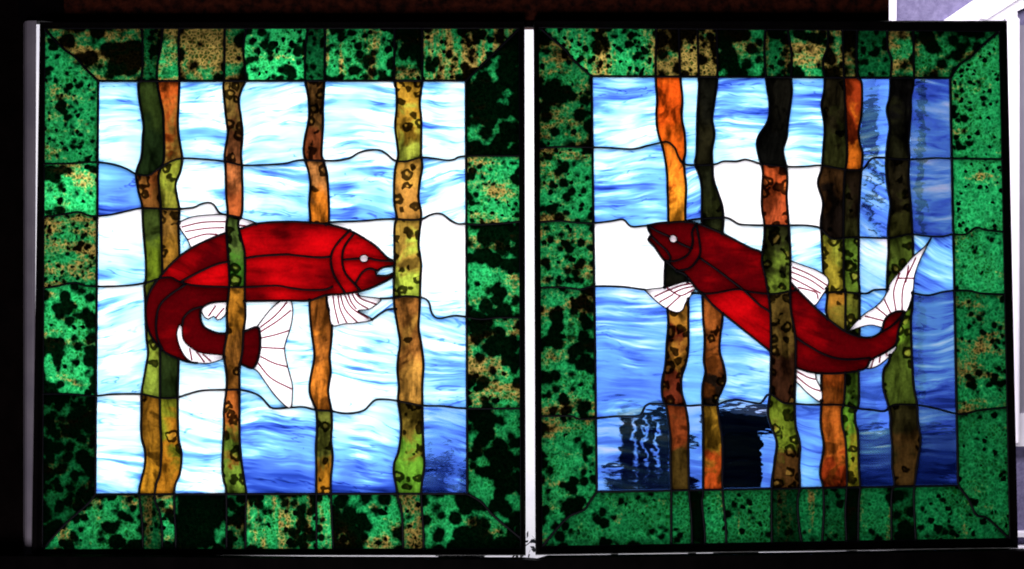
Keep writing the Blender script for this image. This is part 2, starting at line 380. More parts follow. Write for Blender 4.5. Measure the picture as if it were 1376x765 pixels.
# ------------------------------------------------------------------ the drawings of both panels, in mm of the window plane
def lerp_rows(pts): return pts
LEFT = dict(
 outer=[(60, 38), (698, 38), (700, 738), (57, 739)],
 inner=[(132, 109), (626, 108.5), (628, 663.5), (128, 664.5)],
 frame=[(56, 31), (705, 30), (706.5, 745.5), (44.5, 745.5)],
 mitres=[[(57, 36), (72, 52), (87, 67), (102, 77.5), (115, 92.5), (132, 109)], [(626, 108.5), (698, 38)],
         [(128, 664.5), (118, 677), (85, 707), (54, 742)], [(628, 663.5), (647, 675), (662, 692), (682, 709), (703, 726)]],
 rows=[
  [(57, 220), (90, 220), (127, 218), (152, 221), (170, 227), (183, 234), (200, 235.5), (212, 227.5), (230, 217), (245, 213), (272, 214), (302, 217), (325, 222), (350, 222), (370, 221), (385, 219.5), (402, 215.5), (432, 216), (452, 216), (470, 212.5), (482, 205.5), (495, 202), (510, 202), (520, 207.5), (530, 215.5), (545, 217), (565, 212), (582, 213), (600, 215.5), (610, 214.5), (626, 210), (700, 209.5)],
  [(57, 292), (85, 288), (105, 285), (117, 289), (127, 290.5), (147, 289), (170, 284), (190, 280), (215, 280.5), (240, 281), (260, 279), (270, 274.5), (280, 272.5), (287, 275), (295, 286), (305, 289), (322, 292.5), (344, 303), (380, 308), (430, 305), (442, 299), (465, 298), (490, 297), (510, 295), (530, 294.5), (550, 295.5), (567, 294.5), (577, 289.5), (587, 287), (596, 289), (605, 296), (615, 301), (626, 301), (645, 302), (670, 300.5), (700, 298)],
  [(57, 387.5), (77, 384.5), (100, 380), (115, 384), (127, 385), (152, 385), (180, 383), (200, 379), (215, 374), (230, 373), (242, 379), (265, 384), (305, 385.5), (327, 386), (370, 384), (390, 387), (410, 389.5), (435, 389.5), (447, 385)],
  [(508, 401.5), (530, 400.5), (545, 398), (565, 400), (572, 402), (577, 407.5), (579, 417.5), (584, 426), (592, 428), (610, 424.5), (626, 426), (645, 429), (670, 427), (700, 427)],
  [(497, 430.5), (501, 429), (512, 421), (522, 416), (533, 415)],
  [(55, 529.5), (90, 529.5), (127, 532), (152, 530), (190, 530), (215, 535), (237, 534.5), (252, 530), (272, 525), (302, 524), (322, 524), (340, 528), (351, 534), (360, 544), (367, 549), (390, 548), (407, 547), (425, 551), (445, 552.5), (460, 555.5), (477, 555), (490, 551), (497, 544), (505, 537.5), (520, 537), (535, 539), (567, 545), (595, 546), (627, 549), (700, 549)],
 ],
 rows_over_fish=[2],
 stems=[
  dict(name='A', front=False, l=[(190, 36), (192, 70), (190, 107), (186, 112), (187, 132), (191, 155), (193, 170), (192, 185), (190, 211), (185, 225), (183, 237), (186, 257), (191, 277), (192, 300), (194, 325), (196, 350), (196, 375), (194, 385), (195, 400), (195.5, 425), (197, 455), (199, 475), (195, 500), (190.5, 527), (190, 550), (190, 585), (195, 607), (194.5, 627), (190, 645), (187, 664), (191, 702), (192, 741)],
       r=[(219, 36), (216, 65), (212, 85), (211, 107), (215, 132), (219, 150), (220, 170), (220.5, 211), (216, 227), (213, 237), (214, 255), (216, 280), (217, 325), (218, 362), (218, 400), (216, 440), (215, 472), (215, 505), (215, 550), (216, 580), (217, 602), (215, 635), (210, 650), (208, 664), (209, 675), (215, 690), (218, 715), (218, 741)]),
  dict(name='B', front=False, l=None,
       r=[(241, 36), (240, 70), (241, 107), (240, 140), (239, 160), (240, 180), (244, 205), (245, 215), (242.5, 230), (236, 247), (237.5, 262), (241, 282), (240, 305), (241, 340), (241, 400), (240, 484), (239, 530), (239, 555), (240, 590), (244, 610), (242, 635), (236, 650), (234, 664), (234.5, 690), (236, 715), (236, 741)]),
  dict(name='C', front=True, l=[(302, 36), (301, 107), (300, 115), (302, 140), (304, 160), (306, 180), (302, 207), (303, 225), (304, 262), (306, 287), (304, 305), (305, 325), (307, 350), (308, 385), (305, 417), (305, 447), (301, 475), (304, 500), (304.5, 522), (301, 550), (301, 572), (299.5, 602), (299, 632), (301, 647), (304, 664), (304.5, 741)],
       r=[(331, 36), (327, 65), (329, 90), (330, 108), (324, 122), (321, 137), (324, 160), (326, 180), (324, 207), (325, 225), (326, 262), (325, 287), (320, 300), (324, 320), (329, 342), (329, 385), (329, 405), (330, 425), (327, 447), (326, 470), (322, 495), (322, 524), (322, 585), (324, 615), (327.5, 642), (331, 664), (330, 690), (330, 741)]),
  dict(name='D', front=False, l=[(414, 36), (410, 70), (410, 107), (412.5, 120), (415, 137), (415, 160), (411, 180), (408, 200), (410, 215), (415, 232), (417, 250), (415.5, 275), (417, 298), (417, 350), (416, 404), (417, 430), (420, 455), (422.5, 475), (421, 490), (417, 510), (416, 527), (421, 542), (425, 552), (426, 577), (424.5, 602), (425, 627), (425, 662), (425.5, 741)],
       r=[(437, 36), (436, 107), (435, 125), (434, 145), (434, 170), (432, 205), (434, 215), (439, 232), (441, 255), (442, 275), (442, 300), (441, 350), (439, 402), (445, 425), (446, 440), (445, 460), (443, 480), (444.5, 500), (441, 525), (445, 550), (446, 572), (445, 590), (447, 615), (445, 640), (444.5, 662), (448, 741)]),
  dict(name='E', front=False, l=[(530, 36), (530, 107), (532.5, 120), (533, 145), (531, 170), (534, 195), (535, 210), (531, 227), (529.5, 250), (530, 275), (533, 292), (530, 307), (530, 350), (529, 385), (530, 412), (534, 437), (537.5, 460), (535, 480), (534, 497), (536, 520), (535, 540), (539, 571), (536, 605), (530, 622), (529.5, 637), (534, 662), (535, 670), (540, 690), (542, 741)],
       r=[(567.5, 36), (567.5, 107), (566, 120), (564, 140), (566, 160), (566, 195), (566, 210), (567.5, 225), (564, 245), (562.5, 267), (566, 287), (564, 310), (562.5, 330), (566, 355), (565, 375), (564, 412), (562.5, 440), (566, 462), (569, 490), (567.5, 520), (568, 571), (569, 602), (570, 627), (566, 662), (569, 715), (569, 741)]),
 ],
 body=[(530, 351), (520, 346), (505, 331), (487, 319), (470, 310), (450, 304), (432, 300.5), (390, 298), (347, 300.5), (322, 308), (295, 316), (260, 332), (235, 350), (215, 372), (202, 391), (196, 410), (197, 435), (205, 455), (220, 472), (237, 481), (255, 487), (275, 488), (290, 486), (302, 481), (325, 490), (339, 495), (346, 485), (349.5, 467), (349, 447), (345, 439.5), (327, 445.5), (305, 448), (290, 447), (275, 440), (270, 430), (269.5, 418), (275, 411), (290, 406), (329, 405), (384, 404), (415, 404), (437, 397), (462, 395), (490, 390), (512, 381), (530, 371), (530, 367), (520, 370.5), (506, 370), (505, 366), (515, 359.5), (530, 357)],
 fins=[
  dict(name='dorsal_fin', over=False, p=[(240, 299), (257, 292), (280, 289), (305, 289), (322, 293), (344, 301), (322, 314), (295, 321), (262, 336), (252, 322), (242, 307)],
       rays=[[(241, 306), (272, 299), (304, 298)], [(245, 312), (277, 307), (304, 306)], [(252, 322), (275, 315), (292, 315)], [(322, 303), (335, 304)]]),
  dict(name='tail_fin', over=False, p=[(345, 439.5), (362, 417.5), (377, 405), (389, 403), (393, 412), (393, 427), (389, 445), (382.5, 467), (386, 490), (392.5, 515), (393, 530), (391, 548), (384, 546), (370, 532), (357.5, 515), (347, 500), (339, 494), (344, 485), (345, 467), (344, 447)],
       rays=[[(350, 446), (372, 432), (391, 417)], [(350, 454.5), (370, 450), (389, 444)], [(350, 467), (382, 468.5)], [(350, 479), (368, 488), (386, 493)], [(346, 487), (364, 508), (392, 523)], [(350, 440), (370, 424), (386, 406)]]),
  dict(name='pectoral_fin', over=False, p=[(437, 392), (442, 415), (446, 437), (462, 435.5), (480, 434), (500, 429.5), (481, 418), (495, 416), (505, 410), (512, 402), (495, 399.5), (482, 397), (476, 388)],
       rays=[[(447, 395), (450, 415), (455, 435)], [(454, 395), (457, 415), (466, 434)], [(457, 395), (464, 416), (480, 433)], [(462, 394), (473, 414), (495, 428)], [(467, 393), (472, 406), (481, 418)], [(472, 393), (480, 406), (495, 415)], [(475, 391), (486, 402), (506, 409)]]),
  dict(name='pelvic_fin', over=False, p=[(270, 417), (272, 410), (290, 403), (307, 402), (307, 417), (297, 429), (292, 430), (287, 425), (280, 429), (274, 425)],
       rays=[[(290, 411), (280, 425)], [(301, 414), (290, 427)]]),
  dict(name='anal_fin', over=True, p=[(241, 436), (244.5, 439), (246, 455), (254, 465), (270, 474), (299, 477.5), (302, 481), (285, 487.5), (272, 488.5), (257, 486), (247, 477), (240, 462), (237.5, 447)],
       rays=[[(254, 465), (258, 484)], [(262, 470), (275, 487)], [(270, 474), (284, 486)]]),
 ],
 creases=[
  [(242, 379), (255, 372), (275, 362), (292, 355), (305, 352), (330, 347), (350, 344), (384, 342), (395, 343), (427, 346), (444, 345)],
  [(471, 309), (455, 325), (446, 340), (445, 355), (450, 372), (464, 394)],
  [(477, 313), (467, 325), (461, 337), (460, 352), (464, 367), (475, 380), (484, 390)],
  [(461, 349), (483, 347.5)], [(495, 347), (510, 350), (530, 351)],
  [(505, 363), (496, 361), (487, 366), (478, 380)],
  [(250, 382), (230, 395), (215, 410), (210, 430), (211, 452), (219, 471)],
  [(245, 437), (247, 427), (257, 417), (271, 412)],
 ],
 eye=(489, 347.5, 6, 5, 0), headx=lambda x, y: x > 445 and x > 446 + 0 * y,
)
RIGHT = dict(
 outer=[(723, 37), (1343, 42), (1357, 724), (728, 735)],
 inner=[(795, 102.5), (1277, 105), (1287.5, 652.5), (802, 661)],
 frame=[(717, 29), (1351, 29), (1366, 736), (719.5, 745)],
 mitres=[[(724, 36), (742, 52), (760, 67), (770, 80), (795, 102.5)], [(1343, 42), (1319, 62), (1304, 77), (1289, 87), (1277, 105)],
         [(802, 661), (792, 675), (785, 685), (765, 694), (747, 712), (726, 738)], [(1287.5, 652.5), (1302, 672), (1312, 692), (1327, 697), (1357, 724)]],
 rows=[
  [(722, 200), (750, 197.5), (795, 198), (822, 199), (850, 200.5), (870, 196), (885, 192.5), (897, 191), (907, 199), (910, 207), (918, 220), (932, 222), (960, 221), (972, 217), (990, 217), (1001, 214.5), (1012, 217), (1024, 220.5), (1057, 224), (1082, 224), (1104, 222.5), (1134, 227.5), (1157, 228), (1164, 222.5), (1172, 213), (1187, 212), (1207, 214), (1232, 214), (1257, 212.5), (1278, 213), (1350, 214)],
  [(722, 299), (750, 297), (772, 299), (796, 300), (820, 297.5), (837, 295), (845, 302.5), (852, 305), (872, 303.5), (900, 306), (915, 302), (922, 297), (942, 294), (972, 292.5), (982, 295), (992, 301), (1005, 302.5), (1032, 303), (1059, 303), (1082, 303), (1101, 306), (1107, 312), (1119, 321), (1134, 320), (1154, 319), (1194, 320), (1222, 315), (1247, 317.5), (1267, 318), (1279, 315), (1297, 315), (1312, 306), (1324, 309), (1352, 312)],
  [(723, 387), (755, 386), (780, 389), (797, 385), (835, 385.5), (867, 389.5), (900, 392), (930, 394), (945, 394.5), (960, 394), (990, 389), (1010, 392.5), (1040, 395), (1064, 391), (1082, 389.5), (1109, 393), (1132, 392.5), (1157, 394.5), (1167, 394), (1174, 390), (1194, 389), (1207, 389.5), (1227, 394), (1247, 397), (1267, 392.5), (1284, 390.5), (1304, 391), (1319, 394.5), (1354, 396)],
  [(724, 559.5), (765, 559), (777, 563), (799, 562.5), (830, 559.5), (855, 559.5), (862, 556), (867, 546), (872, 543), (892, 543), (922, 545.5), (942, 544.5), (962, 544.5), (975, 539.5), (990, 537.5), (1005, 540), (1020, 542.5), (1025, 539), (1031, 531), (1036, 529.5), (1052, 541), (1067, 542.5), (1087, 544), (1104, 544), (1132, 544.5), (1152, 549), (1172, 551), (1189, 552.5), (1202, 544), (1232, 544.5), (1257, 549), (1284, 556), (1297, 556), (1319, 551), (1356, 547.5)],
 ],
 rows_over_fish=[2],
 stems=[
  dict(name='F', front=False, l=[(882, 34), (881, 101), (883, 132), (882, 155), (884, 177), (891, 200), (896, 230), (897, 257), (898, 297), (896, 325), (894, 352), (893, 385), (897, 417), (898, 435), (896, 462), (894, 492), (890, 512), (890, 532), (896, 550), (899, 571), (901, 590), (901, 615), (902, 660), (902, 680), (902, 740)],
       r=[(912, 34), (914, 100), (917, 132), (916, 157), (920, 180), (921, 205), (919, 215), (920, 232), (922, 252), (921, 277), (921, 296), (923, 350), (925, 407), (925, 430), (925, 467), (922, 487), (916, 507), (916, 527), (921, 545), (925, 571), (925, 597), (926, 660), (929, 695), (930, 740)]),
  dict(name='G', front=False, l=[(937, 34), (939, 101), (939, 120), (937, 157), (936, 205), (934, 220), (940, 237), (943, 255), (943, 297), (943, 350), (944, 397), (945, 430), (947, 455), (946, 485), (948, 500), (944, 520), (944, 545), (945, 571), (945, 660), (943, 672), (947, 715), (947, 740)],
       r=[(963, 34), (964, 101), (960, 137), (957, 160), (960, 180), (957, 200), (957, 215), (959, 242), (965, 260), (971, 280), (972, 300), (971, 314), (971, 370), (971, 425), (968, 450), (967, 472), (972, 490), (975, 510), (969, 527), (964, 540), (966, 560), (969, 580), (971, 602), (971, 660), (975, 705), (976, 740)]),
  dict(name='H', front=True, l=[(1029, 34), (1027, 65), (1029, 102), (1031, 120), (1034, 140), (1032, 162), (1020, 182), (1017, 195), (1020, 211), (1025, 230), (1024, 255), (1024, 280), (1027, 300), (1027, 317), (1024, 350), (1029, 375), (1035, 417), (1036, 475), (1035, 527), (1032, 555), (1036, 572), (1044, 595), (1041, 622), (1037, 660), (1037, 740)],
       r=[(1058, 34), (1060, 50), (1064, 75), (1063, 104), (1064, 125), (1059, 162), (1057, 185), (1052, 202), (1056, 222), (1058, 240), (1057, 265), (1059, 290), (1061, 320), (1062, 340), (1062, 385), (1063, 417), (1069, 455), (1069, 505), (1068, 535), (1069, 571), (1075, 597), (1074, 627), (1075, 654), (1072, 672), (1073, 700), (1078, 735)]),
  dict(name='I', front=False, l=[(1113, 36), (1112, 62), (1106, 82), (1108, 105), (1107, 125), (1104, 142), (1108, 170), (1107, 191), (1106, 205), (1104, 227), (1099, 247), (1106, 272), (1103, 297), (1104, 320), (1107, 375), (1112, 392), (1110, 417), (1112, 430), (1108, 470), (1104, 502), (1104, 540), (1103, 571), (1107, 600), (1102, 635), (1106, 654), (1107, 690), (1104, 735)],
       r=[(1132, 36), (1134, 100), (1138, 191), (1138, 215), (1134, 252), (1134, 375), (1136, 392), (1136, 442), (1136, 502), (1134, 542), (1131, 552), (1132, 571), (1136, 590), (1138, 627), (1138, 654), (1136, 690), (1138, 735)]),
  dict(name='J', front=False, l=None,
       r=[(1152, 36), (1151, 75), (1153, 104), (1158, 112), (1158, 150), (1154, 175), (1155, 191), (1159, 205), (1158, 225), (1156, 250), (1154, 290), (1154, 320), (1154, 375), (1155, 392), (1155, 450), (1154, 500), (1154, 542), (1149, 555), (1150, 571), (1153, 585), (1154, 627), (1156, 654), (1154, 677), (1153, 735)]),
  dict(name='K', front=False, l=[(1192, 36), (1193, 65), (1198, 80), (1197, 102), (1196, 130), (1192, 147), (1196, 170), (1193, 191), (1191, 220), (1192, 240), (1194, 257), (1197, 275), (1194, 307), (1194, 340), (1192, 375), (1193, 430), (1196, 480), (1188, 497), (1187, 520), (1193, 542), (1197, 560), (1197, 577), (1199, 602), (1199, 627), (1202, 652), (1198, 665), (1198, 732)],
       r=[(1227, 36), (1228, 105), (1224, 132), (1224, 150), (1221, 191), (1222, 210), (1221, 240), (1224, 277), (1226, 310), (1227, 335), (1227, 370), (1226, 412), (1224, 430), (1225, 467), (1226, 492), (1228, 520), (1232, 542), (1234, 571), (1237, 590), (1233, 622), (1229, 652), (1228, 677), (1231, 732)]),
 ],
 body=[(870, 303), (885, 300), (900, 299), (917, 298), (935, 300), (950, 305), (971, 314), (992, 325), (1010, 334), (1024, 340), (1045, 360), (1069, 387), (1082, 400), (1097, 415), (1117, 432), (1137, 446), (1157, 453), (1172, 453), (1184, 446), (1188, 432), (1194, 424), (1204, 419), (1216, 419), (1213, 427), (1207, 445), (1204, 462), (1192, 472), (1177, 480), (1169, 485), (1163, 495), (1144, 500), (1119, 502), (1094, 501), (1072, 495), (1053, 486), (1035, 472), (1010, 452), (985, 432), (960, 412), (945, 396), (935, 387), (922, 370), (910, 364), (902, 357), (894, 351), (890, 347), (880, 332), (871, 322), (875, 316), (872, 310)],
 fins=[
  dict(name='dorsal_fin', over=False, p=[(1058, 349), (1077, 356), (1094, 362), (1107, 369), (1113, 376), (1112, 386), (1105, 397), (1094, 411), (1080, 405), (1066, 392), (1056, 376)],
       rays=[[(1062, 358), (1088, 369), (1112, 384)], [(1062, 365), (1088, 376), (1110, 391)], [(1063, 373), (1086, 385), (1106, 396)], [(1072, 386), (1096, 393), (1099, 402)]]),
  dict(name='pelvic_fin', over=False, p=[(1068, 491), (1093, 498), (1097, 510), (1104, 525), (1103, 540), (1087, 530), (1073, 516), (1066, 510)],
       rays=[[(1070, 499), (1085, 507), (1096, 510)], [(1069, 505), (1088, 520), (1103, 526)]]),
  dict(name='anal_fin', over=False, p=[(1163, 495), (1167, 483), (1177, 477), (1192, 468), (1202, 463), (1205, 467), (1198, 476), (1189, 485), (1179, 492), (1169, 495.5)],
       rays=[[(1174, 483), (1170, 495)], [(1183, 477), (1181, 491)], [(1190, 472), (1193, 482)]]),
  dict(name='tail_fin', over=False, p=[(1139, 446), (1149, 434), (1162, 422), (1177, 412), (1188, 400), (1194, 387), (1197, 379), (1212, 362), (1227, 345), (1242, 332), (1252, 319), (1244, 334), (1236, 350), (1229, 370), (1227, 390), (1223, 407), (1217, 420), (1205, 424), (1197, 428), (1191, 433), (1187, 440), (1172, 437), (1159, 439)],
       rays=[[(1187, 431), (1162, 425)], [(1192, 425), (1177, 413)], [(1197, 421), (1188, 402)], [(1204, 419), (1201, 392), (1209, 367)], [(1212, 419), (1214, 385), (1231, 346)], [(1221, 357), (1217, 380)], [(1207, 374), (1228, 374)]]),
  dict(name='pectoral_fin', over=False, p=[(866, 389.5), (895, 386), (917, 379.5), (934, 378), (937, 384), (934, 388), (930, 395), (922, 406), (917, 417), (909, 420), (896, 415), (882, 405)],
       rays=[[(879, 399), (898, 390)], [(886, 406), (905, 395.5)], [(896, 414), (915, 397)], [(895, 386), (908, 395), (917, 397), (932, 389)], [(897, 391), (915, 384), (932, 381)], [(904, 394), (918, 388), (932, 385)]]),
 ],
 creases=[
  [(936, 301), (930, 312), (931, 325), (926, 340), (917, 347), (905, 351), (893, 350)],
  [(936, 303), (940, 325), (941, 340), (935, 352), (925, 361), (908, 364)],
  [(872, 304), (882, 310), (900, 318)], [(910, 325), (920, 330), (930, 334)],
  [(875, 317), (885, 327), (895, 336), (901, 346), (899, 352)],
  [(941, 347), (960, 360), (980, 375), (997, 388), (1010, 400), (1022, 411), (1034, 419), (1053, 440), (1072, 455), (1087, 465), (1107, 476), (1127, 482), (1147, 483), (1169, 481)],
  [(1182, 448), (1197, 439), (1207, 430), (1215, 420)],
 ],
 eye=(904.5, 321, 5.5, 5, .6),
)
def srgb(r, g, b, k=1.0):
    f = lambda c: (c / 255) / 12.92 if c / 255 < .04045 else ((c / 255 + .055) / 1.055) ** 2.4
    return tuple(f(c) * k for c in (r, g, b))
# ---- reed pieces: (x, y, top tone, low tone, rings)
STEM_SEEDS = [
 (203, 160, (38, 52, 18), (22, 36, 14), 0), (228, 160, (190, 85, 28), (140, 105, 42), .15), (200, 260, (130, 70, 28), (120, 75, 30), .6), (226, 250, (150, 160, 50), (140, 140, 45), .5),
 (205, 320, (55, 70, 25), (95, 115, 25), .0), (228, 310, (140, 100, 40), (155, 110, 35), .6), (205, 510, (120, 130, 40), (130, 150, 50), .15), (228, 510, (35, 48, 18), (28, 42, 16), .0),
 (203, 600, (140, 95, 25), (190, 130, 30), .15), (226, 600, (120, 125, 30), (170, 110, 25), .1), (313, 150, (140, 110, 50), (150, 90, 50), .5), (315, 250, (200, 115, 60), (190, 95, 45), .0),
 (314, 330, (75, 95, 40), (60, 110, 30), .55), (314, 430, (170, 110, 30), (150, 95, 35), .1), (312, 600, (185, 100, 40), (110, 140, 45), .6), (424, 160, (110, 75, 35), (120, 60, 30), .95),
 (428, 260, (185, 120, 60), (205, 115, 30), .3), (430, 460, (150, 85, 30), (215, 125, 40), .0), (435, 600, (110, 115, 45), (160, 105, 25), .6), (549, 150, (180, 135, 40), (165, 175, 60), .5),
 (548, 250, (190, 140, 55), (185, 130, 55), .5), (548, 350, (165, 130, 50), (175, 195, 65), .6), (548, 480, (165, 105, 45), (215, 155, 65), .1), (550, 610, (120, 100, 35), (95, 150, 40), .6), (548, 393, (165, 190, 60), (140, 150, 50), .6),
 (900, 150, (205, 75, 15), (225, 95, 20), .0), (915, 205, (235, 110, 25), (235, 110, 25), .0), (908, 260, (235, 120, 30), (245, 155, 40), .0), (902, 375, (12, 14, 8), (14, 14, 8), 0), (908, 450, (170, 115, 40), (90, 35, 18), .7), (912, 600, (115, 50, 20), (60, 45, 15), .0),
 (950, 150, (16, 16, 10), (30, 28, 14), .0), (952, 260, (26, 28, 14), (40, 44, 18), .1), (958, 300, (30, 34, 16), (36, 40, 18), 0), (957, 450, (150, 80, 30), (24, 16, 10), .5), (957, 600, (150, 110, 30), (175, 70, 22), .0),
 (1047, 150, (16, 15, 10), (10, 10, 8), .0), (1040, 260, (200, 85, 38), (205, 90, 45), .4), (1043, 345, (40, 42, 18), (95, 115, 35), .5), (1050, 450, (90, 70, 28), (48, 26, 14), .6), (1056, 600, (110, 130, 35), (70, 45, 18), .75),
 (1120, 160, (30, 26, 13), (40, 42, 16), .2), (1148, 160, (135, 45, 14), (190, 95, 22), .0), (1118, 270, (55, 35, 16), (18, 12, 8), .1), (1145, 280, (26, 18, 10), (36, 36, 14), .3), (1120, 350, (150, 155, 50), (150, 135, 40), .7), (1145, 350, (90, 120, 36), (85, 110, 32), .8),
 (1122, 410, (160, 110, 35), (110, 95, 30), .4), (1145, 410, (110, 110, 35), (75, 90, 25), .6), (1120, 520, (165, 75, 22), (120, 60, 18), .0), (1145, 520, (85, 120, 35), (60, 95, 28), .6), (1120, 600, (175, 90, 28), (130, 45, 14), .0), (1144, 600, (90, 140, 35), (130, 120, 30), .7),
 (1210, 160, (10, 9, 8), (22, 22, 10), .0), (1208, 260, (28, 24, 12), (42, 42, 15), .2), (1208, 340, (70, 85, 28), (75, 95, 30), .8), (1208, 490, (100, 135, 36), (60, 75, 22), .6), (1212, 600, (40, 36, 15), (58, 40, 16), .25), (1206, 410, (70, 90, 28), (70, 90, 28), .5),
]
# ---- border pieces: (x, y, brightness, black cover, tan, grain, spots, streak)
BORDER_SEEDS = [
 (85, 180, .75, .18, .4, 1.1, .5, 0), (95, 255, 1.5, .42, .5, .8, .3, 0), (95, 335, .8, .15, .75, 1.3, .8, 0), (95, 460, 1.2, .42, .35, .8, .3, 0), (85, 620, .3, .72, .5, .9, .4, 0),
 (150, 70, .8, .74, 1, .62, .1, 0), (200, 70, .38, .2, .3, 1, .6, 1), (228, 70, 1, .7, .8, .6, .2, 0), (270, 70, .85, .42, 1, .6, .2, .5), (315, 70, .7, .68, .9, .6, .2, 0), (370, 70, 1.5, .3, .25, 1, .4, 0), (425, 70, .4, .25, .2, 1, .3, 1),
 (480, 70, 1.1, .42, .6, .9, .4, 1), (548, 70, .8, .65, .6, .7, .2, 0), (590, 70, 1, .42, .8, 1, .5, 1), (670, 150, .8, .93, .2, .7, .2, 0), (665, 255, 1.1, .25, .6, 1.2, .5, 0), (665, 360, 1.1, .58, .35, .75, .3, 0), (665, 480, .9, .6, .6, .8, .3, 0), (665, 600, .65, .58, .2, .7, .2, 0),
 (150, 705, .75, .32, .45, .9, .5, .4), (202, 700, .3, .05, .6, 1, .1, 1), (228, 700, 1, .3, .5, .9, .4, 0), (270, 700, .7, .68, .2, .55, .1, 0), (317, 700, .5, .4, .5, .8, .3, .5), (375, 700, 1, .4, .65, .8, .4, 1), (436, 700, 1.2, .32, .3, .9, .4, 1), (490, 700, .9, .7, .5, .6, .2, .3), (555, 700, .6, .1, .8, 1, .5, .4), (620, 715, .8, .78, .3, .7, .3, 0),
 (750, 150, .55, .55, .6, .7, .3, 0), (760, 250, .75, .32, .55, .9, .5, 0), (760, 345, .7, .28, .55, .9, .5, 0), (760, 480, .7, .45, .5, .8, .3, 0), (755, 620, .6, .28, .45, .85, .4, 0), (840, 70, 1.15, .2, .55, 1.1, .9, 1), (898, 70, .8, .6, 1, .6, .2, 0), (925, 70, 1, .3, 1.3, .9, .5, 0), (950, 70, .75, .2, 1.4, 1, .4, 0),
 (995, 70, .8, .62, .4, .7, .2, 0), (1045, 70, .4, .3, .7, 1, .4, 1), (1087, 70, 1, .5, .5, .8, .3, 0), (1122, 70, .75, .45, 1.1, .6, .2, .5), (1142, 70, .5, .65, .8, .6, .2, 0), (1172, 70, .33, .2, .3, 1, .4, 0), (1210, 70, .65, .52, .7, .6, .2, 0), (1260, 70, .5, .55, .5, .7, .3, 0),
 (1315, 150, .75, .06, .38, 1.1, .5, 0), (1315, 260, .85, .03, .25, 1.1, .4, 0), (1315, 350, .75, .06, .3, 1.1, .5, 0), (1320, 470, .5, .12, .45, 1.1, .35, 0), (1325, 620, .42, .03, .1, .9, .35, 0),
 (870, 700, .48, .1, .12, .8, .55, .4), (915, 700, .48, .08, .12, .8, .5, .4), (937, 700, .15, .8, .6, .6, 0, 0), (960, 700, .6, .08, .25, .8, .5, 1), (1007, 700, .45, .08, .2, .8, .4, 1), (1057, 700, .14, .05, .6, 1, .1, 1), (1090, 700, .4, .08, .1, .8, .3, 1), (1122, 700, .25, .1, .1, 1, .3, 1), (1145, 700, .1, .8, .5, .6, 0, 0), (1177, 700, .4, .08, .1, .8, .3, 1), (1215, 700, .22, .2, .1, .8, .3, 1), (1260, 700, .42, .12, .15, .9, .5, .5),
]
